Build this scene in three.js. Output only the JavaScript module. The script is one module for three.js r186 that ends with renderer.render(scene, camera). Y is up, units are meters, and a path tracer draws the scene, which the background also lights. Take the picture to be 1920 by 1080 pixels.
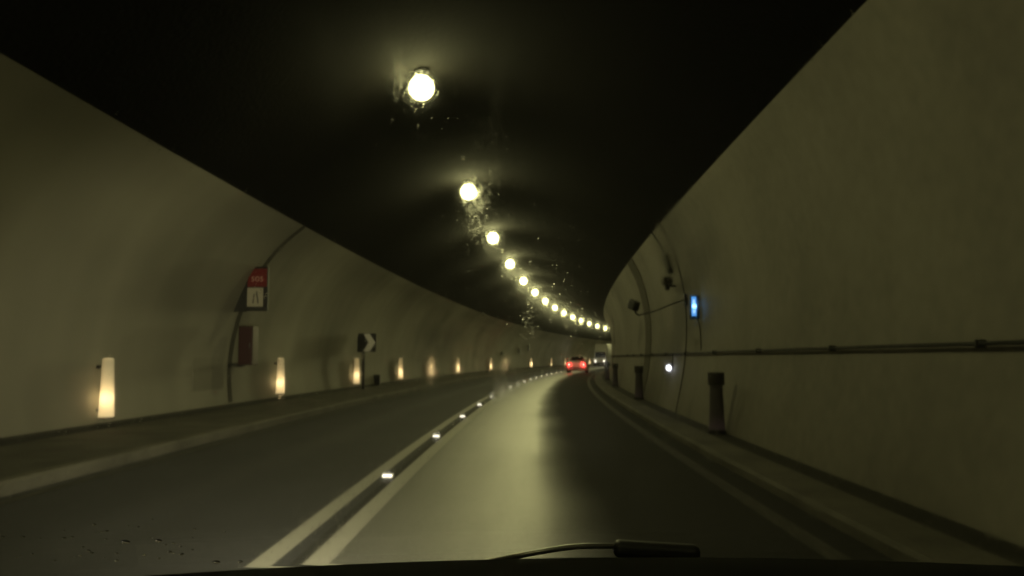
import * as THREE from 'three';
import { RoundedBoxGeometry } from 'three/addons/geometries/RoundedBoxGeometry.js';
import { mergeGeometries } from 'three/addons/utils/BufferGeometryUtils.js';
import { ImprovedNoise } from 'three/addons/math/ImprovedNoise.js';

// ---------------------------------------------------------------- camera, night sky, exposure
const scene = new THREE.Scene();
const renderer = new THREE.WebGLRenderer({ antialias: true });
renderer.toneMapping = THREE.LinearToneMapping;
renderer.toneMappingExposure = 1.0;
renderer.shadowMap.enabled = true;
const EYE = 1.25;
const camera = new THREE.PerspectiveCamera(36.0, 1920 / 1080, 0.02, 900);
camera.position.set(0, EYE, 0);
camera.rotation.x = Math.atan(131.6 / 1663);          // the horizon stands below the middle of the frame
{
  const W = 16, H = 8, d = new Float32Array(W * H * 4);
  for (let i = 0; i < W * H; i++) d.set([0.0012, 0.0014, 0.002, 1], i * 4);
  const sky = new THREE.DataTexture(d, W, H, THREE.RGBAFormat, THREE.FloatType);
  sky.mapping = THREE.EquirectangularReflectionMapping; sky.magFilter = THREE.LinearFilter; sky.needsUpdate = true;
  scene.background = sky; scene.environment = sky;
}
const COUNTER_BEAM = 90, LAMP_POWER = 3.2;                                 // candela of one ceiling lamp
const LAMP_COLOR = new THREE.Color().setRGB(1, 0.945, 0.40);
const HEADLAMP_POWER = 88, FAR_FILL_BEAM = 170;

// ---------------------------------------------------------------- helpers
let seed = 7;
const rnd = () => { seed = (seed * 1664525 + 1013904223) >>> 0; return seed / 4294967296; };
const perlin = new ImprovedNoise();
const fbm = (x, y, z = 0, n = 4) => { let a = 0, k = 1, s = 0; for (let i = 0; i < n; i++) { a += perlin.noise(x, y, z + i * 7.3) * k; s += k; x *= 2.03; y *= 2.03; k *= 0.55; } return a / s; };
const smooth = (a, b, x) => THREE.MathUtils.smoothstep(x, a, b);

// the tunnel bends to the right: arc length s along the axis through the eye, t metres to the right of it
const R = 578, B = 0.0024;
const at = (s, t, y) => { const p = B + s / R; return new THREE.Vector3(R * (Math.cos(B) - Math.cos(p)) + t * Math.cos(p), y, -(R * (Math.sin(p) - Math.sin(B)) - t * Math.sin(p))); };
const turnAt = (s) => -(B + s / R);                    // rotation.y of something facing along the tunnel
const sOf = (z, t) => { let s = z; for (let i = 0; i < 8; i++) s += z + at(s, t, 0).z; return s; };   // arc length of the point t whose forward distance is z

const used = new Map();
const numbered = (name) => { const n = used.get(name) ?? 0; used.set(name, n + 1); return n ? name + '_' + String(n).padStart(3, '0') : name; };
const shade = (o) => { o.castShadow = true; o.receiveShadow = true; return o; };
const tag = (o, label, category, group) => { o.userData.label = label; o.userData.category = category; if (group) o.userData.group = group; return o; };
function thing(name, label, category, s, t, y, group) {
  const g = new THREE.Group(); g.name = numbered(name); g.position.copy(at(s, t, y)); g.rotation.y = turnAt(s);
  scene.add(g); return tag(g, label, category, group);
}
function part(name, geo, mat, parent, p, r) {
  const m = shade(new THREE.Mesh(geo, mat)); m.name = name;
  if (p) m.position.set(...p); if (r) m.rotation.set(...r);
  parent.add(m); return m;
}
const structure = (o) => { o.userData.kind = 'structure'; return o; };
const box = (w, h, d, r = 0.006) => new RoundedBoxGeometry(w, h, d, 2, Math.min(r, w / 2.1, h / 2.1, d / 2.1));
const std = (r, g, b, roughness = 0.8, more = {}) => new THREE.MeshStandardMaterial({ color: new THREE.Color().setRGB(r, g, b), roughness, ...more });

// sweeps a section ([t, y] points, uv v = running length) along the bend
function sweep(pts, s0, s1, ds, closed = false, uStart = 0) {
  const list = closed ? [...pts, pts[0]] : pts, n = list.length, N = Math.max(1, Math.round((s1 - s0) / ds));
  const len = [0]; for (let i = 1; i < n; i++) len.push(len[i - 1] + Math.hypot(list[i][0] - list[i - 1][0], list[i][1] - list[i - 1][1]));
  const pos = [], uv = [], idx = [];
  for (let k = 0; k <= N; k++) {
    const s = s0 + (s1 - s0) * k / N;
    for (let i = 0; i < n; i++) { const p = at(s, list[i][0], list[i][1]); pos.push(p.x, p.y, p.z); uv.push(uStart + s - s0, len[i]); }
  }
  for (let k = 0; k < N; k++) for (let i = 0; i < n - 1; i++) { const a = k * n + i, b = a + n; idx.push(a, a + 1, b, a + 1, b + 1, b); }
  let g = new THREE.BufferGeometry();
  g.setAttribute('position', new THREE.Float32BufferAttribute(pos, 3)); g.setAttribute('uv', new THREE.Float32BufferAttribute(uv, 2)); g.setIndex(idx);
  g.computeVertexNormals(); return g;
}
// a sweep whose section has hard corners: every segment gets vertices of its own
function sweepHard(pts, s0, s1, ds, closed = false) {
  const list = closed ? [...pts, pts[0]] : pts, parts = [];
  for (let i = 0; i < list.length - 1; i++) parts.push(sweep([list[i], list[i + 1]], s0, s1, ds));
  return mergeGeometries(parts);
}
const resample = (pts, n) => new THREE.CatmullRomCurve3(pts.map(([a, b]) => new THREE.Vector3(a, b, 0)), false, 'centripetal').getSpacedPoints(n).map((p) => [p.x, p.y]);
const outward = (pts, d) => pts.map((p, i) => { const a = pts[Math.max(0, i - 1)], b = pts[Math.min(pts.length - 1, i + 1)], l = Math.hypot(b[0] - a[0], b[1] - a[1]); return [p[0] - (b[1] - a[1]) / l * d, p[1] + (b[0] - a[0]) / l * d]; });

function texture(W, H, fill, srgb, repX, repY) {
  const d = new Uint8Array(W * H * 4), c = [0, 0, 0];
  for (let y = 0; y < H; y++) for (let x = 0; x < W; x++) {
    fill(x / W, y / H, c); const o = (y * W + x) * 4;
    for (let k = 0; k < 3; k++) { let v = Math.min(1, Math.max(0, c[k])); if (srgb) v = v <= 0.0031308 ? v * 12.92 : 1.055 * Math.pow(v, 1 / 2.4) - 0.055; d[o + k] = v * 255; }
    d[o + 3] = 255;
  }
  const t = new THREE.DataTexture(d, W, H); t.magFilter = THREE.LinearFilter; t.minFilter = THREE.LinearMipmapLinearFilter; t.generateMipmaps = true;
  t.wrapS = t.wrapT = THREE.RepeatWrapping; if (srgb) t.colorSpace = THREE.SRGBColorSpace; t.repeat.set(repX, repY); t.needsUpdate = true; return t;
}
const wrapNoise = (u, v, fu, fv, z, n = 3) => {           // fbm that repeats over u in 0..1
  const k = smooth(0.8, 1, u); return fbm(u * fu, v * fv, z, n) * (1 - k) + fbm((u - 1) * fu, v * fv, z, n) * k;
};

// ---------------------------------------------------------------- surfaces
// wall paint: cream, with patches of soot, damp runs and film (one repeat = 31 m x 6 m)
const wallMap = texture(1024, 512, (u, v, c) => {
  const big = wrapNoise(u, v, 7, 1.6, 1.5), run = wrapNoise(u, v, 60, 1.2, 9.2, 2), fine = wrapNoise(u, v, 160, 36, 4.1, 2);
  const soot = smooth(0.10, 0.42, wrapNoise(u, v, 5, 2.2, 21.7));
  let k = 0.242 + big * 0.14 + run * 0.03 + fine * 0.04; k *= 1 - 0.42 * soot;
  c[0] = k; c[1] = k * 0.945; c[2] = k * 0.77;
}, true, 1 / 31, 1 / 6);
// the wall across the double line: cleaner, with one large damp and sooty patch past the chevron sign (one repeat = 345 m)
const farWallMap = texture(2048, 256, (u, v, c) => {
  const s = -45 + u * 345, y = v * 6 - 0.1, big = fbm(s * 0.22, y * 0.3, 61, 3), run = fbm(s * 1.6, y * 0.25, 71, 2);
  const n = fbm(s * 0.25, y * 0.6, 81, 3), spot = Math.exp(-(((s - 51 + n * 5) / 5.5) ** 2) - (((y - 2.2 + n) / 1.3) ** 2)), soot = Math.min(1, spot * (1.1 + n) + 0.5 * smooth(0.2, 0.5, fbm(s * 0.16, y * 0.4, 91, 3)));
  let k = 0.252 + big * 0.15 + run * 0.035; k *= 1 - 0.55 * soot; c[0] = k; c[1] = k * 0.955; c[2] = k * 0.77;
}, true, 1 / 345, 1 / 6);
const wallBump = texture(512, 512, (u, v, c) => { c[0] = c[1] = c[2] = 0.5 + wrapNoise(u, v, 40, 40, 2.2, 4) * 0.5; }, false, 1 / 3, 1 / 3);
const M = {};
M.wall = new THREE.MeshStandardMaterial({ map: wallMap, roughness: 0.7, bumpMap: wallBump, bumpScale: 0.0025 });
M.farWall = new THREE.MeshStandardMaterial({ map: farWallMap, roughness: 0.7, bumpMap: wallBump, bumpScale: 0.0025 });
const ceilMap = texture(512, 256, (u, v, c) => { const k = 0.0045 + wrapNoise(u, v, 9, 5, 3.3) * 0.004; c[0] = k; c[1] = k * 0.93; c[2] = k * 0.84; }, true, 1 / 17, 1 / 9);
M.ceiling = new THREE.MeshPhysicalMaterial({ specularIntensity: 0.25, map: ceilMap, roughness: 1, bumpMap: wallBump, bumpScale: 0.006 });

// carriageway: t from -4.7 to 2.34; one repeat = 26 m along
const RT0 = -4.72, RT1 = 2.34, RW = RT1 - RT0;
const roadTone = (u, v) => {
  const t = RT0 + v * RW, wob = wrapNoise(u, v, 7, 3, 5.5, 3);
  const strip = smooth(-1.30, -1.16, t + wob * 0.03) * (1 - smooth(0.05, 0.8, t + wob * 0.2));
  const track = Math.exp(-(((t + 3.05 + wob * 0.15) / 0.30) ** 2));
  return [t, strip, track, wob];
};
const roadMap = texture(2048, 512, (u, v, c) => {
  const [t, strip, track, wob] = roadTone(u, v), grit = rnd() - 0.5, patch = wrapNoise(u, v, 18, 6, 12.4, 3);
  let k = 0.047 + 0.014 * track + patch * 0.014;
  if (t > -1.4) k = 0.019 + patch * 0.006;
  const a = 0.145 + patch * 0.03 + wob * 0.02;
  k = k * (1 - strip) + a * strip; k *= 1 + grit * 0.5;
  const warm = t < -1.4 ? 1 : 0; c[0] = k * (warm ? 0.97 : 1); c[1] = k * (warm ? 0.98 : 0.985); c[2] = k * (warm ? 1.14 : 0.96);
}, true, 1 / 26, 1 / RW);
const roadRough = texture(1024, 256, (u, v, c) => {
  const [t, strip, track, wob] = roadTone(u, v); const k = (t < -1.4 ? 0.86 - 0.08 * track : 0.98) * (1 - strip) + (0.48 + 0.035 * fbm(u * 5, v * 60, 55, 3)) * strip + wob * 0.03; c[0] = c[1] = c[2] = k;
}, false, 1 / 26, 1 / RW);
const roadBump = texture(512, 512, (u, v, c) => { c[0] = c[1] = c[2] = rnd() * 0.6 + 0.4 * (0.5 + 0.5 * wrapNoise(u, v, 60, 60, 8.8, 2)); }, false, 1 / 2.2, 1 / 2.2);
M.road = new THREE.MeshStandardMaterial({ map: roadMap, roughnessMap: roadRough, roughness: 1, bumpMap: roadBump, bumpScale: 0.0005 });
const lineMap = texture(1024, 32, (u, v, c) => { const n = wrapNoise(u, v, 90, 3, 6.1, 3), w = 0.8 * smooth(0.22, 0.6, n + (rnd() - 0.5) * 0.25); const k = 0.46 * (1 - w) + 0.12 * w + (rnd() - 0.5) * 0.06; c[0] = k; c[1] = k * 0.97; c[2] = k * 0.88; }, true, 1 / 14, 1 / 0.15);
M.line = new THREE.MeshStandardMaterial({ map: lineMap, roughness: 0.6, bumpMap: roadBump, bumpScale: 0.002 });
const oldLineMap = texture(1024, 32, (u, v, c) => { const n = wrapNoise(u, v, 70, 3, 16.1, 3), w = 0.45 + 0.5 * smooth(-0.35, 0.35, n + (rnd() - 0.5) * 0.5); const k = 0.13 * (1 - w) + 0.035 * w; c[0] = k; c[1] = k * 0.96; c[2] = k * 0.82; }, true, 1 / 17, 1 / 0.15);
M.oldLine = new THREE.MeshStandardMaterial({ map: oldLineMap, roughness: 0.75 });
const concreteMap = (base, z) => texture(1024, 128, (u, v, c) => { const k = base * (1 + wrapNoise(u, v, 24, 3, z, 4) * 0.9 + (rnd() - 0.5) * 0.25); c[0] = k; c[1] = k * 0.95; c[2] = k * 0.78; }, true, 1 / 22, 1 / 2);
M.walkway = new THREE.MeshStandardMaterial({ map: concreteMap(0.085, 31), roughness: 0.85, bumpMap: wallBump, bumpScale: 0.006 });
M.kerb = new THREE.MeshStandardMaterial({ map: concreteMap(0.12, 37), roughness: 0.8, bumpMap: wallBump, bumpScale: 0.006 });
M.gutter = new THREE.MeshStandardMaterial({ map: concreteMap(0.022, 41), roughness: 0.8 });
M.steel = std(0.10, 0.10, 0.095, 0.45, { metalness: 0.7 });
M.darkMetal = std(0.018, 0.018, 0.018, 0.5, { metalness: 0.3 });
M.black = std(0.008, 0.008, 0.008, 0.6);
M.rubber = std(0.012, 0.012, 0.012, 0.75);

// ---------------------------------------------------------------- the tunnel
const S0 = -45, S1 = 300;
const WALK_L = 0.13, WALK_R = 0.105;
const leftWall = resample([[-6.70, -0.1], [-6.72, 0.166], [-6.78, 0.9], [-6.70, 1.7], [-6.47, 2.5], [-6.02, 3.35], [-5.60, 3.85], [-5.12, 4.25]], 18);
const vault = resample([[-5.12, 4.25], [-4.45, 4.75], [-3.6, 5.28], [-2.6, 5.78], [-1.6, 6.02], [-0.6, 5.96], [0.5, 5.66], [1.6, 5.15], [2.4, 4.66], [2.92, 4.25]], 30);
const rightWall = resample([[2.92, 4.25], [3.17, 3.75], [3.36, 3.1], [3.46, 2.4], [3.47, 1.7], [3.40, 1.0], [3.26, 0.3], [3.22, 0.105], [3.18, -0.1]], 18);
function lining(name, pts, mat) {                        // 0.4 m thick shell
  const inner = sweep(pts, S0, S1, 2.5), outer = outward(pts, 0.4);
  const g = mergeGeometries([inner, sweep(outer, S0, S1, 5), sweep([pts[0], outer[0]], S0, S1, 5), sweep([pts[pts.length - 1], outer[outer.length - 1]], S0, S1, 5)]);
  const m = shade(new THREE.Mesh(g, mat)); m.name = name; scene.add(m); return structure(m);
}
lining('left_wall', leftWall, M.farWall);
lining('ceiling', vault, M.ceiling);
lining('right_wall', rightWall, M.wall);
{
  const road = structure(new THREE.Group()); road.name = 'road'; scene.add(road);
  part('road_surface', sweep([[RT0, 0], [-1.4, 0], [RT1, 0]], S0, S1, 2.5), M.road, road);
  const stripe = (t, w, mat, name) => part(name, sweep([[t - w / 2, 0.004], [t + w / 2, 0.004]], S0, S1, 2.5), mat, road);
  stripe(-1.565, 0.15, M.line, 'centre_line'); stripe(-1.235, 0.16, M.line, 'centre_line');
  stripe(2.0, 0.15, M.oldLine, 'edge_line'); stripe(-4.5, 0.12, M.oldLine, 'edge_line');
  const under = part('roadbed', sweepHard([[-7.2, -0.3], [-7.2, -0.12], [3.7, -0.12], [3.7, -0.3]], S0, S1, 10, true), M.gutter, road);
  under.receiveShadow = true;
  const lw = structure(new THREE.Group()); lw.name = 'left_walkway'; scene.add(lw);
  part('pavement', sweepHard([[-4.86, WALK_L], [-6.75, WALK_L + 0.01]], S0, S1, 2.5), M.walkway, lw);
  part('kerb', sweepHard([[-4.70, -0.05], [-4.70, WALK_L - 0.02], [-4.72, WALK_L + 0.004], [-4.86, WALK_L + 0.004], [-4.86, -0.05]], S0, S1, 2.5), M.kerb, lw);
  part('wall_base', sweepHard([[-6.66, WALK_L - 0.02], [-6.66, WALK_L + 0.085], [-6.69, WALK_L + 0.10], [-6.80, WALK_L + 0.10]], S0, S1, 2.5), M.gutter, lw);
  const rw = structure(new THREE.Group()); rw.name = 'right_walkway'; scene.add(rw);
  part('kerb', sweepHard([[2.34, -0.05], [2.34, WALK_R - 0.03], [2.37, WALK_R], [2.79, WALK_R], [2.79, 0.02]], S0, S1, 2.5), M.kerb, rw);
  part('gutter', sweepHard([[2.79, WALK_R - 0.05], [3.30, WALK_R - 0.05]], S0, S1, 2.5), M.gutter, rw);
}

// ---------------------------------------------------------------- ceiling lamps
M.lampGlass = std(0.9, 0.88, 0.8, 0.4, { emissive: LAMP_COLOR, emissiveIntensity: 34 });
const domeGeo = new THREE.SphereGeometry(0.205, 20, 12);
const hoodGeo = new THREE.LatheGeometry([[0, 0.14], [0.09, 0.14], [0.11, 0.13], [0.12, 0.095], [0.11, 0.09], [0.08, 0.11], [0, 0.12]].map(([a, b]) => new THREE.Vector2(a, b)), 28), rimGeo = new THREE.TorusGeometry(0.115, 0.01, 8, 28), hangGeo = box(0.04, 0.2, 0.10, 0.01);
for (let i = -4; i < 22; i++) {
  const s = sOf(14.3, -1.70) + i * 9.14;
  const g = thing('ceiling_lamp', 'lit round glass lamp hanging from the dark tunnel ceiling', 'lamp', s, -1.70, 5.79, 'row of lamps along the ceiling');
  part('housing', hoodGeo, M.darkMetal, g, [0, 0.07, 0]);
  part('bracket', hangGeo, M.darkMetal, g, [-0.05, 0.2, 0]); part('bracket', hangGeo, M.darkMetal, g, [0.05, 0.2, 0]);
  part('rim', rimGeo, M.steel, g, [0, 0.09, 0], [Math.PI / 2, 0, 0]);
  const d = part('lamp_glass', domeGeo, M.lampGlass, g, [0, -0.10, 0], [0, -g.rotation.y, 0]); d.castShadow = false;
  const l = new THREE.PointLight(LAMP_COLOR, LAMP_POWER); l.position.set(0, -0.11, 0); l.castShadow = true; l.shadow.radius = 5; g.add(l); l.name = 'lamp_light';
  // narrow beam added to each lamp, against the traffic, to brighten the lane's sheen
  const b = new THREE.SpotLight(LAMP_COLOR, COUNTER_BEAM, 0, 0.11, 1); b.position.set(0, -0.15, 0); b.target.position.set(1.0, -5.79, 62); b.castShadow = true; b.shadow.radius = 4; b.name = 'added_lane_beam'; g.add(b, b.target);
}

// ---------------------------------------------------------------- reflective studs between the centre lines, made to glow
M.studGlow = std(0.9, 0.88, 0.8, 0.3, { emissive: new THREE.Color().setRGB(1, 0.93, 0.74), emissiveIntensity: 3.5 });  // emission stands in for headlamp light thrown back by the stud
M.studBody = std(0.5, 0.48, 0.42, 0.5);
const studBody = (() => { const sh = new THREE.Shape([[-0.06, 0], [0.06, 0], [0.035, 0.028], [-0.035, 0.028]].map(([x, y]) => new THREE.Vector2(x, y))); const g = new THREE.ExtrudeGeometry(sh, { depth: 0.11, bevelEnabled: true, bevelSize: 0.004, bevelThickness: 0.004, bevelSegments: 1 }); g.translate(0, 0, -0.055); g.rotateY(Math.PI / 2); return g; })();
const studLens = box(0.10, 0.022, 0.012, 0.004);
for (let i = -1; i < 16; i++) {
  const g = thing('reflector_stud', 'small white reflective road stud with an added glow between the two centre lines', 'road stud', sOf(9.5, -1.41) + i * 4.77, -1.41, 0.004, 'studs along the double centre line');
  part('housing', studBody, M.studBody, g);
  part('reflector_lens', studLens, M.studGlow, g, [0, 0.016, 0.052], [-0.7, 0, 0]);
}

// ---------------------------------------------------------------- reflector markers along both walls, with glow added inside
M.tube = new THREE.MeshPhysicalMaterial({ color: new THREE.Color().setRGB(0.92, 0.88, 0.78), roughness: 1, transmission: 0.55, thickness: 0, side: THREE.DoubleSide });
M.tubeDull = new THREE.MeshPhysicalMaterial({ color: new THREE.Color().setRGB(0.085, 0.077, 0.075), roughness: 0.8, transmission: 0.3, thickness: 0, side: THREE.DoubleSide });
M.panelGlow = std(0.8, 0.75, 0.6, 0.6, { emissive: new THREE.Color().setRGB(1, 0.78, 0.45), emissiveIntensity: 0.3 });
M.warmGlow = std(0.9, 0.85, 0.7, 0.5, { emissive: new THREE.Color().setRGB(1, 0.82, 0.5), emissiveIntensity: 3 });
M.postGlow = std(0.5, 0.4, 0.4, 0.5, { emissive: new THREE.Color().setRGB(1, 0.7, 0.62), emissiveIntensity: 0.15 });
M.postCap = std(0.035, 0.032, 0.027, 0.8);
const MK = 0.93;
const shellGeo = (r) => new THREE.CylinderGeometry(r * 0.74, r, MK - 0.02, 28, 6, true), capGeo = (r) => { const g = new THREE.SphereGeometry(r, 24, 6, 0, Math.PI * 2, 0, Math.PI / 2); g.scale(1, 0.35, 1); return g; };
const shellLit = shellGeo(0.118), capLit = capGeo(0.087), backGeo = box(0.09, MK * 0.9, 0.02), glowGeo = new THREE.SphereGeometry(0.03, 12, 8), footGeo = new THREE.CylinderGeometry(0.122, 0.125, 0.025, 24), clampGeo = box(0.16, 0.05, 0.07);
const markWarm = new THREE.Color().setRGB(1, 0.74, 0.40);
[4.6, 14.1, 23.4, 32.3, 40.7, 49.0, 58.4, 73.9, 82.4, 99.5, 115.1, 126.6, 137, 148.6, 154.1, 158.6].forEach((z, i) => {
  const s = sOf(z, -6.60), g = thing('reflector_marker', i === 2 ? 'cream tube reflector marker with an added inner glow beside the dark maroon wall cabinet' : i === 3 ? 'cream tube reflector marker with an added inner glow right beside the chevron sign post' : 'cream tube reflector marker with an added inner glow low on the pale wall beyond the double line', 'reflector marker', s, -6.60, 0.317, 'reflector markers with added glow along the far wall');
  part('diffuser', shellLit, M.tube, g, [0, MK / 2, 0]);
  part('cap', capLit, M.tube, g, [0, MK - 0.012, 0]);
  part('foot', footGeo, M.darkMetal, g, [0, 0.0, 0]);
  part('clamp', clampGeo, M.darkMetal, g, [-0.15, 0.12, 0]); part('clamp', clampGeo, M.darkMetal, g, [-0.15, 0.8, 0]);
  part('glow_panel', backGeo, M.panelGlow, g, [-0.03, MK * 0.46, -0.03]);
  part('glow_source', glowGeo, M.warmGlow, g, [0, 0.055, 0]).castShadow = false;  // glow added inside; the real tube only reflects the headlamps
  const l = new THREE.PointLight(markWarm, 0.75); l.position.set(0, 0.055, 0); l.shadow.radius = 1.2; l.castShadow = true; l.name = 'added_marker_glow'; g.add(l);
  if (z > 110) return;
  const l2 = new THREE.PointLight(markWarm, 0.15); l2.position.set(0, 0.30, 0.02); l2.shadow.radius = 2; l2.castShadow = true; l2.name = 'added_panel_glow'; g.add(l2);
});
const shellDull = shellGeo(0.128), capDull = new THREE.CylinderGeometry(0.131, 0.131, 0.20, 28);
[14.25, 26, 38, 50, 62].forEach((z) => {
  const s = sOf(z, 3.05), g = thing('marker_post', 'dark grey marker post with a faint added glow at its foot, on the narrow walkway below the cable pipe', 'marker post', s, 3.05, WALK_R - 0.05, 'dark marker posts along the near wall');
  part('diffuser', shellDull, M.tubeDull, g, [0, MK / 2 + 0.05, 0]);
  part('cap', capDull, M.postCap, g, [0, MK - 0.06, 0]);
  part('foot', new THREE.CylinderGeometry(0.14, 0.15, 0.06, 24), M.darkMetal, g, [0, 0.03, 0]);
  part('glow_source', glowGeo, M.postGlow, g, [0, 0.11, 0]).castShadow = false;
  const l = new THREE.PointLight(new THREE.Color().setRGB(1, 0.66, 0.6), 0.03); l.position.set(0, 0.11, 0); l.shadow.radius = 1.2; l.castShadow = true; l.name = 'added_marker_glow'; g.add(l);  // faint source added in the post to lighten its base
});

// wall surface position t for a height, either side
const sideAt = (pts, y) => { for (let i = 0; i < pts.length - 1; i++) { const [a, b] = [pts[i], pts[i + 1]]; if ((a[1] - y) * (b[1] - y) <= 0) return a[0] + (b[0] - a[0]) * (y - a[1]) / (b[1] - a[1]); } return pts[0][0]; };
const L = (y) => sideAt(leftWall, y), Rt = (y) => sideAt(rightWall, y);
// a band that follows the wall section between two heights
function wallBand(side, y0, y1, s, w, proud) {
  const f = side < 0 ? L : Rt, n = 24, pts = []; for (let i = 0; i <= n; i++) { const y = y0 + (y1 - y0) * i / n; pts.push([f(y), y]); }
  const pos = [], idx = [];
  const inn = (k, d) => [pts[k][0] - side * d, pts[k][1]];
  for (let k = 0; k <= n; k++) for (const [ss, d] of [[s - w / 2, -0.02], [s - w / 2, proud], [s + w / 2, proud], [s + w / 2, -0.02]]) { const p = at(ss, ...inn(k, d)); pos.push(p.x, p.y, p.z); }
  for (let k = 0; k < n; k++) for (let j = 0; j < 3; j++) { const a = k * 4 + j, b = a + 4; idx.push(a, a + 1, b, a + 1, b + 1, b); }
  const g = new THREE.BufferGeometry(); g.setAttribute('position', new THREE.Float32BufferAttribute(pos, 3)); g.setIndex(idx); const h = g.toNonIndexed(); h.computeVertexNormals(); return h;
}
const flat = (name, geo, mat, label, category, group) => { const m = shade(new THREE.Mesh(geo, mat)); m.name = numbered(name); scene.add(m); return tag(m, label, category, group); };
M.joint = std(0.05, 0.046, 0.036, 0.9); M.jointDark = std(0.03, 0.028, 0.024, 0.9);
const zL = 20.1;
flat('expansion_joint', wallBand(-1, 0.27, 4.24, sOf(zL, -6.7), 0.22, 0.012), M.joint, 'dark joint strip up the pale wall beside the red and white sign', 'joint strip');
flat('expansion_joint', wallBand(1, 0.06, 4.24, sOf(19.6, 3.3), 0.10, 0.012), M.joint, 'narrow dark joint strip behind the blue lit sign', 'joint strip');
flat('dark_wall_strip', wallBand(1, 0.06, 4.24, sOf(27.2, 3.3), 1.6, 0.02), std(0.10, 0.092, 0.066, 0.85), 'wide darker strip up the curved wall behind the camera arm', 'drainage strip');  // darker band standing slightly proud of the lining

// ---------------------------------------------------------------- left wall: sign, cabinet, hatch, chevron, boxes
function print(w, h, draw) {
  const c = document.createElement('canvas'); c.width = w; c.height = h; draw(c.getContext('2d'), w, h);
  const t = new THREE.CanvasTexture(c); t.colorSpace = THREE.SRGBColorSpace; t.magFilter = THREE.LinearFilter; return t;
}
{
  const s = sOf(19.6, -6.3);
  const g = thing('emergency_sign', 'red and white emergency call sign projecting from the pale wall', 'sign', s, -6.03, 2.33);
  // face towards the traffic is +z in the group
  part('box', box(0.48, 0.98, 0.12, 0.012), std(0.012, 0.011, 0.011, 0.6), g, [0, 0.46, -0.065]);
  const red = print(256, 232, (c, w, h) => { c.fillStyle = '#641212'; c.fillRect(0, 0, w, h); c.fillStyle = '#a87c74'; c.font = 'bold 92px sans-serif'; c.textAlign = 'center'; c.textBaseline = 'middle'; c.fillText('SOS', w / 2, h * 0.57); });
  const white = print(256, 256, (c, w, h) => { c.fillStyle = '#a09a8a'; c.fillRect(0, 0, w, h); c.strokeStyle = '#55504a'; c.lineWidth = 22; c.lineCap = 'round'; c.beginPath(); c.moveTo(96, 206); c.lineTo(112, 92); c.stroke(); c.lineWidth = 26; c.beginPath(); c.moveTo(150, 60); c.lineTo(176, 204); c.stroke(); });
  part('red_panel', box(0.43, 0.40, 0.012), [std(0.2, 0.015, 0.012, 0.5), std(0.2, 0.015, 0.012, 0.5), std(0.2, 0.015, 0.012, 0.5), std(0.2, 0.015, 0.012, 0.5), new THREE.MeshStandardMaterial({ map: red, roughness: 0.5 }), M.black], g, [0.01, 0.70, 0.002]);
  part('white_panel', box(0.36, 0.42, 0.012), [M.black, M.black, M.black, M.black, new THREE.MeshStandardMaterial({ map: white, roughness: 0.5 }), M.black], g, [-0.03, 0.27, 0.002]);
  part('bracket', box(0.34, 0.9, 0.05), std(0.02, 0.019, 0.017, 0.7), g, [-0.40, 0.40, -0.06]);
  const c = thing('hydrant_cabinet', 'dark maroon cabinet on the pale wall under the red and white sign', 'cabinet', s, -6.25, 1.10);
  part('body', box(0.32, 0.86, 0.42, 0.015), std(0.035, 0.011, 0.011, 0.55), c, [0, 0.43, -0.2]);
  part('door', box(0.27, 0.78, 0.016, 0.006), std(0.04, 0.012, 0.012, 0.5), c, [0, 0.43, 0.014]);
  part('handle', box(0.02, 0.12, 0.02, 0.006), M.steel, c, [0.1, 0.43, 0.03]);
  part('bracket', box(0.34, 0.08, 0.2, 0.01), M.black, c, [-0.26, 0.0, -0.2]);
}
{
  const s = sOf(18.9, -6.75), g = thing('wall_hatch', 'low pale metal hatch in the wall beside the dark joint strip', 'hatch', s, L(0.8), 0.28);
  part('frame', box(0.05, 1.04, 1.78, 0.01), std(0.22, 0.21, 0.165, 0.7), g, [-0.01, 0.5, 0]);
  part('panel', box(0.03, 0.94, 1.68, 0.008), std(0.25, 0.237, 0.19, 0.7), g, [0.0, 0.5, 0]);
}
{
  const g = thing('chevron_sign', 'black square sign with a white chevron on a post by the wall', 'sign', sOf(32.0, -5.9), -6.30, WALK_L);
  part('post', new THREE.CylinderGeometry(0.05, 0.05, 1.9, 16), M.darkMetal, g, [0, 0.95, 0]);
  part('board', box(0.66, 0.66, 0.03, 0.012), M.black, g, [0.14, 1.68, 0.07]);
  part('back_box', box(0.2, 0.56, 0.06, 0.012), M.darkMetal, g, [-0.12, 1.62, 0.03]);
  const sh = new THREE.Shape([[-0.12, 0.31], [0.10, 0.31], [0.31, 0], [0.10, -0.31], [-0.12, -0.31], [0.06, 0]].map(([x, y]) => new THREE.Vector2(x, y)));
  part('chevron', new THREE.ExtrudeGeometry(sh, { depth: 0.004, bevelEnabled: false }), std(0.88, 0.85, 0.78, 0.5), g, [0.14, 1.68, 0.086], [0, 0, 0]);
}
const boxes = [[36, 0.17, 0.22, 0.42, 'small dark box standing at the wall foot past the chevron sign'], [80, 1.5, 0.14, 0.3, 'tiny dark box on the wall between two far reflector markers'], [96, 2.05, 0.3, 0.7, 'tall dark cabinet high on the far wall before the car'], [90, 1.75, 0.16, 0.55, 'slim dark box on the far wall beside the tall dark cabinet']];
for (const [z, y, w, h, label] of boxes) {
  const g = thing('junction_box', label, 'box', sOf(z, -6.7), L(y + h / 2) + 0.1, y);
  part('body', box(0.24, h, w, 0.012), M.darkMetal, g, [0, h / 2, 0]); part('lid', box(0.02, h * 0.9, w * 0.85, 0.006), M.steel, g, [0.128, h / 2, 0]);
}

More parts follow.
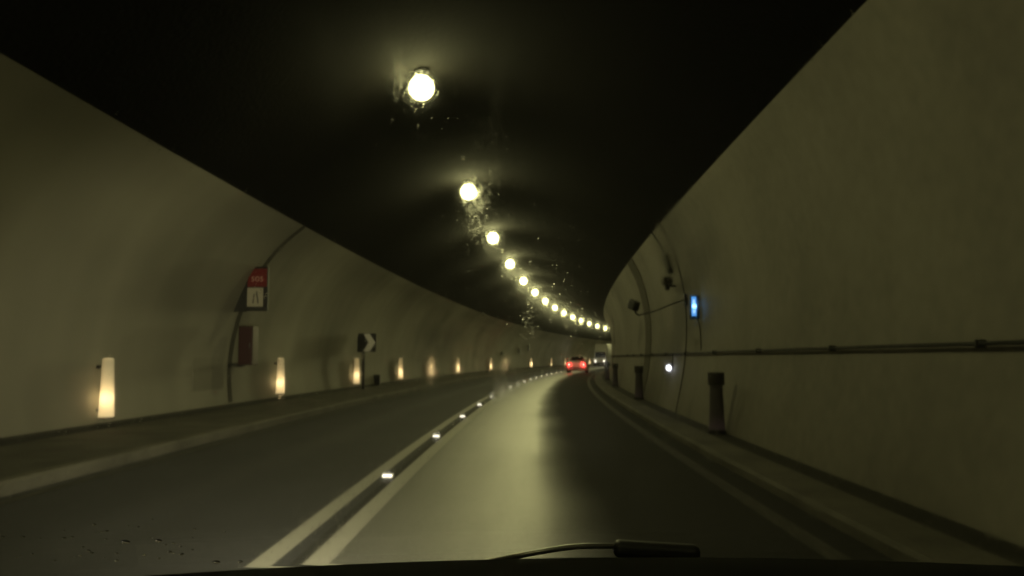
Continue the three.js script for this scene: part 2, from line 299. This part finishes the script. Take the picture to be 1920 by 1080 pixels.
// ---------------------------------------------------------------- right wall: pipe, blue sign, lamp, camera arm, conduits
function tubeAlong(name, pts, r, mat, parent) { const c = new THREE.CatmullRomCurve3(pts, false, 'centripetal'); return part(name, new THREE.TubeGeometry(c, pts.length * 6, r, 10), mat, parent); }
{
  const g = new THREE.Group(); g.name = 'cable_pipe'; scene.add(g); tag(g, 'long dark cable pipe clipped along the right-hand wall', 'pipe');
  const ring = []; for (let i = 0; i < 12; i++) ring.push([Rt(1.36) - 0.055 + 0.017 * Math.cos(i / 6 * Math.PI), 1.36 + 0.017 * Math.sin(i / 6 * Math.PI)]);
  part('pipe', sweep(ring, -20, 130, 2, true), M.rubber, g);
  const clip = box(0.08, 0.065, 0.03, 0.008);
  for (let s = -3; s < 60; s += 3.2) { const m = part('clip', clip, M.darkMetal, g); m.position.copy(at(s, Rt(1.36) - 0.045, 1.36)); m.rotation.y = turnAt(s); }
}
{
  const s = sOf(17.7, 3.4), g = thing('blue_light_sign', 'small upright sign glowing blue on the right-hand wall', 'sign', s, Rt(2.28) - 0.14, 2.03);
  part('housing', box(0.19, 0.47, 0.16, 0.03), M.black, g, [0, 0.235, 0]);
  const pic = print(96, 256, (c, w, h) => { c.fillStyle = '#3f8fe0'; c.fillRect(0, 0, w, h); c.fillStyle = '#b9ddff'; c.beginPath(); c.ellipse(48, 66, 22, 34, 0, 0, 7); c.fill(); c.beginPath(); c.ellipse(50, 196, 24, 26, 0, 0, 7); c.fill(); c.fillStyle = '#2868b4'; c.fillRect(26, 128, 46, 16); });
  const face = std(0.3, 0.5, 0.8, 0.4, { emissive: new THREE.Color(1, 1, 1), emissiveMap: pic, emissiveIntensity: 1.15 });
  part('light_face', box(0.10, 0.39, 0.014, 0.005), [M.black, M.black, M.black, M.black, face, M.black], g, [-0.02, 0.25, 0.079]);
  const l = new THREE.PointLight(new THREE.Color().setRGB(0.3, 0.6, 1), 0.02); l.position.set(-0.02, 0.25, 0.11); l.shadow.radius = 2; l.castShadow = true; l.name = 'sign_light';
  const led = part('led', new THREE.SphereGeometry(0.045, 10, 8), face.clone(), g, [-0.02, 0.25, 0.06]); led.material.emissiveMap = null; led.material.emissive.setRGB(0.25, 0.5, 0.9); led.scale.z = 0.3; 
  l.position.z = 0.13; g.add(l);
  tubeAlong('conduit', [new THREE.Vector3(0.06, 0.02, 0), new THREE.Vector3(0.11, -0.2, 0), new THREE.Vector3(0.12, -0.62, 0)], 0.012, M.joint, g);
}
{
  const s = sOf(21.3, 3.35), g = thing('bulkhead_lamp', 'small bright white bulkhead lamp under the cable pipe', 'lamp', s, Rt(1.02) - 0.09, 1.02);
  const lens = part('lamp_lens', new THREE.SphereGeometry(0.062, 16, 12), std(0.9, 0.9, 0.95, 0.3, { emissive: new THREE.Color().setRGB(0.95, 0.95, 1), emissiveIntensity: 5 }), g, [-0.01, 0, 0.02]); lens.castShadow = false;
  part('housing', box(0.12, 0.2, 0.14, 0.03), M.darkMetal, g, [0.055, 0, -0.03]);
  tubeAlong('conduit', [new THREE.Vector3(0.07, 0.08, -0.02), new THREE.Vector3(0.09, 0.2, -0.02), new THREE.Vector3(0.10, 0.33, -0.02)], 0.012, M.joint, g);
  const l = new THREE.PointLight(new THREE.Color().setRGB(0.95, 0.95, 1), 0.06); l.position.set(-0.01, 0, 0.02); l.shadow.radius = 1.5; l.castShadow = true; l.name = 'bulkhead_light'; g.add(l);
}
{
  const s = sOf(19.4, 3.3), g = thing('camera_arm', 'thin drooping arm on the right-hand wall carrying a small dark camera', 'camera', s, Rt(2.53), 2.53);
  part('wall_plate', box(0.06, 0.26, 0.2, 0.02), M.darkMetal, g, [-0.03, 0, 0]);
  tubeAlong('arm', [new THREE.Vector3(-0.04, 0, 0), new THREE.Vector3(-0.35, -0.11, 0), new THREE.Vector3(-0.7, -0.25, 0), new THREE.Vector3(-1.04, -0.34, 0)], 0.017, M.darkMetal, g);
  tubeAlong('neck', [new THREE.Vector3(-1.03, -0.34, 0), new THREE.Vector3(-1.10, -0.30, 0), new THREE.Vector3(-1.13, -0.22, 0)], 0.02, M.darkMetal, g);
  part('camera_body', box(0.15, 0.22, 0.34, 0.04), M.darkMetal, g, [-1.15, -0.12, 0], [0.25, 0.3, -0.3]);
}
{
  const s = sOf(20.6, 3.2), sp = thing('loudspeaker', 'dark horn loudspeaker on the curved wall above the camera arm', 'loudspeaker', s, Rt(2.98) - 0.16, 2.98);
  part('horn', new THREE.LatheGeometry([[0.03, -0.16], [0.05, -0.02], [0.08, 0.05], [0.125, 0.11], [0.135, 0.12], [0.12, 0.125], [0.05, 0.03], [0.0, 0.0]].map(([a, b]) => new THREE.Vector2(a, b)), 24), std(0.05, 0.046, 0.04, 0.6), sp, [-0.02, 0, 0.06], [1.2, 0, 0.2]);
  part('bracket', box(0.18, 0.05, 0.05, 0.01), M.darkMetal, sp, [0.1, -0.05, 0]); part('driver', new THREE.CylinderGeometry(0.06, 0.06, 0.12, 16), M.darkMetal, sp, [-0.01, -0.07, -0.08], [1.2, 0, 0]);
  const cb = thing('cable_box', 'long dark cable box on the curved wall above the loudspeaker', 'box', s, Rt(3.45) - 0.04, 3.2);
  part('body', box(0.12, 0.5, 0.18, 0.02), M.darkMetal, cb, [-0.02, 0.25, 0], [0, 0, 0.30]);
  tubeAlong('conduit', [new THREE.Vector3(-0.09, 0.48, 0), new THREE.Vector3(-0.2, 0.72, 0), new THREE.Vector3(-0.42, 1.05, 0)], 0.016, M.darkMetal, cb);
}

// ---------------------------------------------------------------- vehicles
function loft(sections, mat, name, parent) {              // sections: {z, pts:[[x,y]...]} with equal counts, ends capped
  const n = sections[0].pts.length, pos = [], idx = [];
  for (const q of sections) for (const [x, y] of q.pts) pos.push(x, y, q.z);
  for (let k = 0; k < sections.length - 1; k++) for (let i = 0; i < n; i++) { const a = k * n + i, b = k * n + (i + 1) % n; idx.push(a, b, a + n, b, b + n, a + n); }
  for (const k of [0, sections.length - 1]) for (let i = 1; i < n - 1; i++) idx.push(k * n, k * n + i, k * n + i + 1);
  const g = new THREE.BufferGeometry(); g.setAttribute('position', new THREE.Float32BufferAttribute(pos, 3)); g.setIndex(idx); const h = g.toNonIndexed(); h.computeVertexNormals(); return part(name, h, mat, parent);
}
const hull = (w, y0, y1, wTop, c = 0.1) => [[-w + c * 0.6, y0], [w - c * 0.6, y0], [w, y0 + c], [w, (y0 + y1) / 2], [wTop, y1 - c], [wTop - c, y1], [-wTop + c, y1], [-wTop, y1 - c], [-w, (y0 + y1) / 2], [-w, y0 + c]];
const tyreGeo = new THREE.TorusGeometry(0.23, 0.085, 10, 28), rimGeo2 = new THREE.CylinderGeometry(0.18, 0.18, 0.14, 20), tyreWall = new THREE.CylinderGeometry(0.30, 0.30, 0.13, 28);
tyreGeo.rotateY(Math.PI / 2); rimGeo2.rotateZ(Math.PI / 2); tyreWall.rotateZ(Math.PI / 2);
function wheels(parent, xs, zs) { for (const x of xs) for (const z of zs) { const w = part('wheel', tyreWall, M.rubber, parent, [x, 0.315, z]); part('tyre', tyreGeo, M.rubber, w); part('rim', rimGeo2, M.steel, w, [Math.sign(x) * 0.01, 0, 0]); } }
{
  const s = sOf(76, 0.42), g = thing('car', 'silver saloon car with red tail lights lit, driving ahead in the lane', 'car', s, 0.42, 0);
  const paint = new THREE.MeshPhysicalMaterial({ color: new THREE.Color().setRGB(0.6, 0.6, 0.57), roughness: 0.4, metalness: 0.1, clearcoat: 0.8, clearcoatRoughness: 0.1 }), glass = std(0.01, 0.012, 0.013, 0.08);
  loft([{ z: 2.12, pts: hull(0.76, 0.34, 0.90, 0.74, 0.12) }, { z: 2.0, pts: hull(0.85, 0.24, 0.96, 0.80, 0.10) }, { z: 1.2, pts: hull(0.87, 0.2, 0.98, 0.82, 0.08) }, { z: -1.2, pts: hull(0.87, 0.2, 0.93, 0.82, 0.08) }, { z: -2.0, pts: hull(0.83, 0.22, 0.80, 0.76, 0.10) }, { z: -2.15, pts: hull(0.72, 0.3, 0.70, 0.66, 0.1) }], paint, 'body', g);
  loft([{ z: 1.62, pts: hull(0.74, 0.93, 1.0, 0.70, 0.03) }, { z: 0.95, pts: hull(0.76, 0.93, 1.40, 0.56, 0.05) }, { z: -0.35, pts: hull(0.76, 0.93, 1.42, 0.57, 0.05) }, { z: -1.15, pts: hull(0.74, 0.9, 0.98, 0.70, 0.03) }], paint, 'cabin', g);
  const rw = new THREE.Shape([[-0.60, 0], [0.60, 0], [0.47, 0.64], [-0.47, 0.64]].map(([x, y]) => new THREE.Vector2(x, y)));
  part('rear_window', new THREE.ExtrudeGeometry(rw, { depth: 0.01, bevelEnabled: false }), glass, g, [0, 1.05, 1.53], [-Math.atan2(0.67, 0.42) + 0.0, 0, 0]);
  part('bumper', box(1.66, 0.2, 0.16, 0.05), std(0.16, 0.16, 0.155, 0.6), g, [0, 0.43, 2.1]);
  part('number_plate', box(0.5, 0.11, 0.012, 0.004), std(0.6, 0.58, 0.5, 0.5), g, [0, 0.68, 2.128]);
  const tail = std(0.35, 0.01, 0.01, 0.3, { emissive: new THREE.Color().setRGB(1, 0.03, 0.025), emissiveIntensity: 1.8 }), core = std(0.9, 0.3, 0.25, 0.3, { emissive: new THREE.Color().setRGB(1, 0.1, 0.07), emissiveIntensity: 3 });
  for (const x of [-0.60, 0.60]) {
    const t = part('tail_light', box(0.36, 0.24, 0.07, 0.03), tail, g, [x, 0.72, 2.10]);
    part('lamp_core', new THREE.SphereGeometry(0.075, 12, 8), core, t, [0.02, 0, 0.02]);
    const l = new THREE.PointLight(new THREE.Color().setRGB(1, 0.08, 0.06), 1.5); l.position.set(x, 0.72, 2.24); l.shadow.radius = 3; l.castShadow = true; l.name = 'tail_lamp'; g.add(l);
  }
  for (const x of [-0.5, 0.5]) { const l = new THREE.SpotLight(new THREE.Color().setRGB(1, 0.93, 0.78), 30, 0, 0.5, 1); l.position.set(x, 0.62, -2.22); l.target.position.set(x, 0.1, -16); l.shadow.radius = 3; l.castShadow = true; l.name = 'headlamp_light'; g.add(l, l.target);
    part('headlamp', box(0.26, 0.14, 0.06, 0.03), M.warmGlow, g, [x, 0.62, -2.13]); }
  wheels(g, [-0.76, 0.76], [1.25, -1.3]);
  part('aerial', new THREE.CylinderGeometry(0.006, 0.01, 0.35, 6), M.black, g, [-0.35, 1.55, 0.8]);
}
{
  const s = sOf(139, -3.3), g = thing('van', 'white oncoming van with headlights lit, far round the bend', 'van', s, -3.2, 0);
  const white = std(0.62, 0.6, 0.54, 0.45), glass = std(0.012, 0.013, 0.015, 0.1);
  loft([{ z: 1.9, pts: hull(0.9, 0.35, 1.05, 0.84, 0.1) }, { z: 1.6, pts: hull(0.98, 0.3, 1.25, 0.92, 0.1) }, { z: 0.7, pts: hull(1.0, 0.3, 3.0, 0.94, 0.14) }, { z: 0.2, pts: hull(1.02, 0.3, 3.45, 0.96, 0.16) }, { z: -4.2, pts: hull(1.02, 0.3, 3.45, 0.96, 0.16) }], white, 'body', g);
  const ws = new THREE.Shape([[-0.82, 0], [0.82, 0], [0.76, 0.98], [-0.76, 0.98]].map(([x, y]) => new THREE.Vector2(x, y)));
  part('windscreen', new THREE.ExtrudeGeometry(ws, { depth: 0.02, bevelEnabled: false }), glass, g, [0, 1.34, 1.57], [-0.475, 0, 0]);
  part('bumper', box(1.9, 0.26, 0.18, 0.05), M.darkMetal, g, [0, 0.45, 1.9]);
  for (const x of [-0.66, 0.66]) {
    part('headlight', box(0.34, 0.22, 0.1, 0.05), std(0.9, 0.9, 0.85, 0.2, { emissive: new THREE.Color().setRGB(1, 0.9, 0.7), emissiveIntensity: 0.9 }), g, [x, 0.82, 1.88]);
    const l = new THREE.SpotLight(new THREE.Color().setRGB(1, 0.92, 0.75), 6, 0, 0.5, 1); l.position.set(x, 0.82, 2.0); l.target.position.set(x, 0.1, 14); l.castShadow = true; l.shadow.radius = 3; l.name = 'headlight_light'; g.add(l, l.target);
  }
  wheels(g, [-0.9, 0.9], [1.2, -3.1]);
}

// ---------------------------------------------------------------- the car that the view is taken from
{
  const g = new THREE.Group(); g.name = numbered('car'); scene.add(g); tag(g, 'black car front with dashboard, windscreen and parked wiper', 'car');
  g.position.set(0.15, 0, 0);
  const X = -0.15;                                        // the eye sits a little left of the car's middle
  const paint = new THREE.MeshPhysicalMaterial({ color: new THREE.Color().setRGB(0.006, 0.006, 0.007), roughness: 0.3, clearcoat: 1 });
  const trim = std(0.004, 0.004, 0.004, 0.95);
  // curved plates: across x, a list of [forward, y] rows with a drop towards the sides
  const plate = (name, rows, half, mat, bow = 0.03, sweepBack = 0.10, parent = g) => {
    const n = 28, pos = [], idx = [];
    for (const [f, y] of rows) for (let i = 0; i <= n; i++) { const u = i / n * 2 - 1; pos.push(u * half, y - bow * u * u - bow * 2 * Math.max(0, Math.abs(u) - 0.85) ** 1.2, -(f - sweepBack * u * u)); }
    for (let k = 0; k < rows.length - 1; k++) for (let i = 0; i < n; i++) { const a = k * (n + 1) + i, b = a + n + 1; idx.push(a, b, a + 1, a + 1, b, b + 1); }
    const ge = new THREE.BufferGeometry(); ge.setAttribute('position', new THREE.Float32BufferAttribute(pos, 3)); ge.setIndex(idx); ge.computeVertexNormals(); return part(name, ge, mat, parent);
  };
  plate('dashboard', [[0.30, 0.60], [0.34, 0.96], [0.40, 0.995], [0.75, 1.022], [0.90, 1.042], [0.925, 1.047], [0.94, 1.042], [0.955, 1.0], [0.96, 0.9]], 0.70, trim, 0.012, 0.10);
  plate('cowl', [[1.00, 0.95], [1.02, 1.008], [1.10, 1.012], [1.18, 0.985], [1.2, 0.94]], 0.72, trim, 0.014, 0.10);
  plate('bonnet', [[1.19, 0.945], [1.4, 0.90], [1.7, 0.83], [2.0, 0.75], [2.18, 0.67], [2.24, 0.52], [2.24, 0.3]], 0.78, paint, 0.05, 0.16);
  // laminated glass with a greasy film: mostly clear, with wiped smears and small dried specks that scatter light
  const film = texture(2048, 1024, (u, v, c) => {
    const x = u * 1.44, y = v * 0.9, smear = fbm(x * 26, y * 7, 17.9, 3), fine = fbm(x * 420, y * 300, 8.4, 2), speck = perlin.noise(x * 520, y * 520, 12.7);
    let k = 0.025 + 0.05 * smooth(0.10, 0.65, smear + fine * 0.4);
    if (speck > 0.635) k = 0.12;
    c[0] = c[1] = c[2] = k;
  }, false, 1, 1);
  const glassMat = new THREE.MeshPhysicalMaterial({ color: 0xffffff, roughness: 1, roughnessMap: film, transmission: 1, thickness: 0.005, ior: 1.5 });
  const GB = [1.0, 1.012], GT = [0.30, 1.58];
  {
    const n = 40, m = 24, pos = [], uv = [], idx = [], nx = GT[1] - GB[1], ny = GB[0] - GT[0], nl = Math.hypot(nx, ny);
    for (const d of [0, 0.005]) for (let k = 0; k <= m; k++) for (let i = 0; i <= n; i++) {
      const u = i / n * 2 - 1, v = k / m, f = GB[0] + (GT[0] - GB[0]) * v - 0.10 * u * u + d * nx / nl, y = GB[1] + (GT[1] - GB[1]) * v - 0.008 * u * u + d * ny / nl;
      pos.push(u * 0.72, y, -f); uv.push(i / n, v);
    }
    const N = (m + 1) * (n + 1), id = (k, i) => k * (n + 1) + i;
    for (let k = 0; k < m; k++) for (let i = 0; i < n; i++) { const a = id(k, i), b = id(k + 1, i); idx.push(a, b, a + 1, a + 1, b, b + 1, N + a, N + a + 1, N + b, N + a + 1, N + b + 1, N + b); }
    for (let i = 0; i < n; i++) { const a = id(0, i), b = id(m, i); idx.push(a, a + 1, N + a, a + 1, N + a + 1, N + a, b, N + b, b + 1, b + 1, N + b, N + b + 1); }
    for (let k = 0; k < m; k++) { const a = id(k, 0), b = id(k + 1, 0), c = id(k, n), e = id(k + 1, n); idx.push(a, N + a, b, b, N + a, N + b, c, e, N + c, e, N + e, N + c); }
    const ge = new THREE.BufferGeometry(); ge.setAttribute('position', new THREE.Float32BufferAttribute(pos, 3)); ge.setAttribute('uv', new THREE.Float32BufferAttribute(uv, 2)); ge.setIndex(idx.reverse()); ge.computeVertexNormals();
    // normals of the two faces stay smooth; the rim is too thin to show
    part('windscreen', ge, glassMat, g);
  }
  plate('roof', [[0.30, 1.585], [0.1, 1.63], [-0.5, 1.66], [-1.5, 1.62]], 0.70, paint, 0.05, 0.10);
  plate('headliner', [[0.29, 1.565], [0.1, 1.60], [-0.5, 1.63], [-1.5, 1.59]], 0.68, trim, 0.05, 0.10);
  for (const x of [-0.72, 0.72]) {
    part('pillar', new THREE.TubeGeometry(new THREE.LineCurve3(new THREE.Vector3(x, 0.97, -0.92), new THREE.Vector3(x * 0.97, 1.56, -0.18)), 4, 0.035, 10), trim, g);
    part('front_wing', box(0.10, 0.40, 1.25, 0.04), paint, g, [x * 1.06, 0.50, -1.55]);
    part('door', box(0.08, 0.7, 2.2, 0.03), paint, g, [x * 1.07, 0.66, 0.2]);
    const hl = part('headlamp', box(0.28, 0.15, 0.10, 0.04), std(0.9, 0.9, 0.85, 0.2, { emissive: new THREE.Color().setRGB(1, 0.92, 0.72), emissiveIntensity: 3 }), g, [Math.sign(x) * 0.55, 0.62, -2.26]); hl.castShadow = false;
    const l = new THREE.SpotLight(new THREE.Color().setRGB(1, 0.91, 0.56), HEADLAMP_POWER, 0, 0.44, 0.9); l.position.set(Math.sign(x) * 0.55, 0.62, -2.33); l.target.position.set(Math.sign(x) * 0.55 - 3.9, 0.10, -12); l.castShadow = true; l.shadow.radius = 3; l.name = 'headlamp_light'; g.add(l, l.target);
    const far = new THREE.SpotLight(new THREE.Color().setRGB(1, 0.92, 0.70), FAR_FILL_BEAM, 0, 0.085, 1); far.position.set(Math.sign(x) * 0.55, 0.62, -2.34); far.target.position.set(Math.sign(x) * 0.55 + 2.6, 0.66, -76); far.castShadow = true; far.shadow.radius = 3; far.name = 'added_far_beam'; g.add(far, far.target);  // narrow beam added to light the car ahead and the far wall
  }
  wheels(g, [-0.78, 0.78], [-1.5]);
  // wiper, resting along the foot of the glass: p(px, py, f) gives the point on the ray of a frame position at forward distance f
  const th = camera.rotation.x;
  const p = (px, py, f) => { const a = (px - 960) / 1663, b = -(py - 540) / 1663, dy = b * Math.cos(th) + Math.sin(th), dz = Math.cos(th) - b * Math.sin(th); return new THREE.Vector3(a / dz * f + X, EYE + dy / dz * f, -f); };
  M.wiperArm = std(0.16, 0.155, 0.14, 0.28, { metalness: 0.8 });
  tubeAlong('wiper_arm', [p(600, 1066, 1.03), p(760, 1059, 1.03), p(900, 1050, 1.03), p(990, 1034, 1.02), p(1075, 1021, 1.02), p(1160, 1019, 1.02)], 0.0032, M.wiperArm, g);
  tubeAlong('wiper_blade', [p(560, 1068, 1.025), p(800, 1060, 1.025), p(1000, 1052, 1.025), p(1200, 1049, 1.025), p(1340, 1054, 1.02)], 0.004, M.rubber, g);
  const hub = part('wiper_hinge', box(0.098, 0.019, 0.024, 0.008), M.black, g); hub.position.copy(p(1230, 1028, 1.02)); hub.rotation.set(0, 0, -0.06);
  // rain drops on the lower corner of the glass
  const drop = new THREE.SphereGeometry(1, 14, 8), water = new THREE.MeshPhysicalMaterial({ color: 0xffffff, roughness: 0, transmission: 1, thickness: 0.004, ior: 1.33 });
  const spots = [[235, 1017, 10], [297, 1015, 8], [176, 985, 5], [340, 1040, 6], [318, 1036, 6], [120, 1010, 5], [42, 1008, 5], [165, 1034, 6], [172, 1038, 5], [285, 975, 3], [200, 997, 4], [325, 1020, 4], [60, 1040, 4], [270, 1042, 5], [218, 1052, 5], [102, 1052, 4], [135, 1008, 4], [4, 1008, 5], [360, 1032, 4], [298, 1048, 4], [338, 1026, 4], [450, 1054, 6], [405, 1055, 9], [155, 1027, 4], [182, 1000, 3]];
  for (let i = 0; i < 18; i++) spots.push([8 + rnd() * 430, 982 + rnd() * 66, 2 + rnd() * 2.5]);
  const gn = new THREE.Vector2(GT[1] - GB[1], GB[0] - GT[0]).normalize();   // (forward, up) normal of the glass
  for (const [px, py, r] of spots) {
    // meet the glass surface
let lo = 0.4, hi = 1.1, f = 0.9;
    for (let i = 0; i < 40; i++) { f = (lo + hi) / 2; const q = p(px, py, f), u = q.x / 0.72, yy = GB[1] + (GT[1] - GB[1]) * ((GB[0] - 0.10 * u * u - f) / (GB[0] - GT[0])) - 0.008 * u * u; if (q.y > yy) hi = f; else lo = f; }
    const q = p(px, py, f), rr = r * 0.8 / 1663 * f;
    const m = shade(new THREE.Mesh(drop, water)); m.name = numbered('raindrop'); m.scale.set(rr, rr * 0.35, rr * 0.9); m.position.set(q.x + 0.15, q.y + 0.001, q.z); m.rotation.x = Math.atan2(gn.x, gn.y) * -1; scene.add(m);
    tag(m, 'tiny raindrop on the lower corner of the windscreen', 'raindrop', 'raindrops on the windscreen');
  }
}
renderer.render(scene, camera);
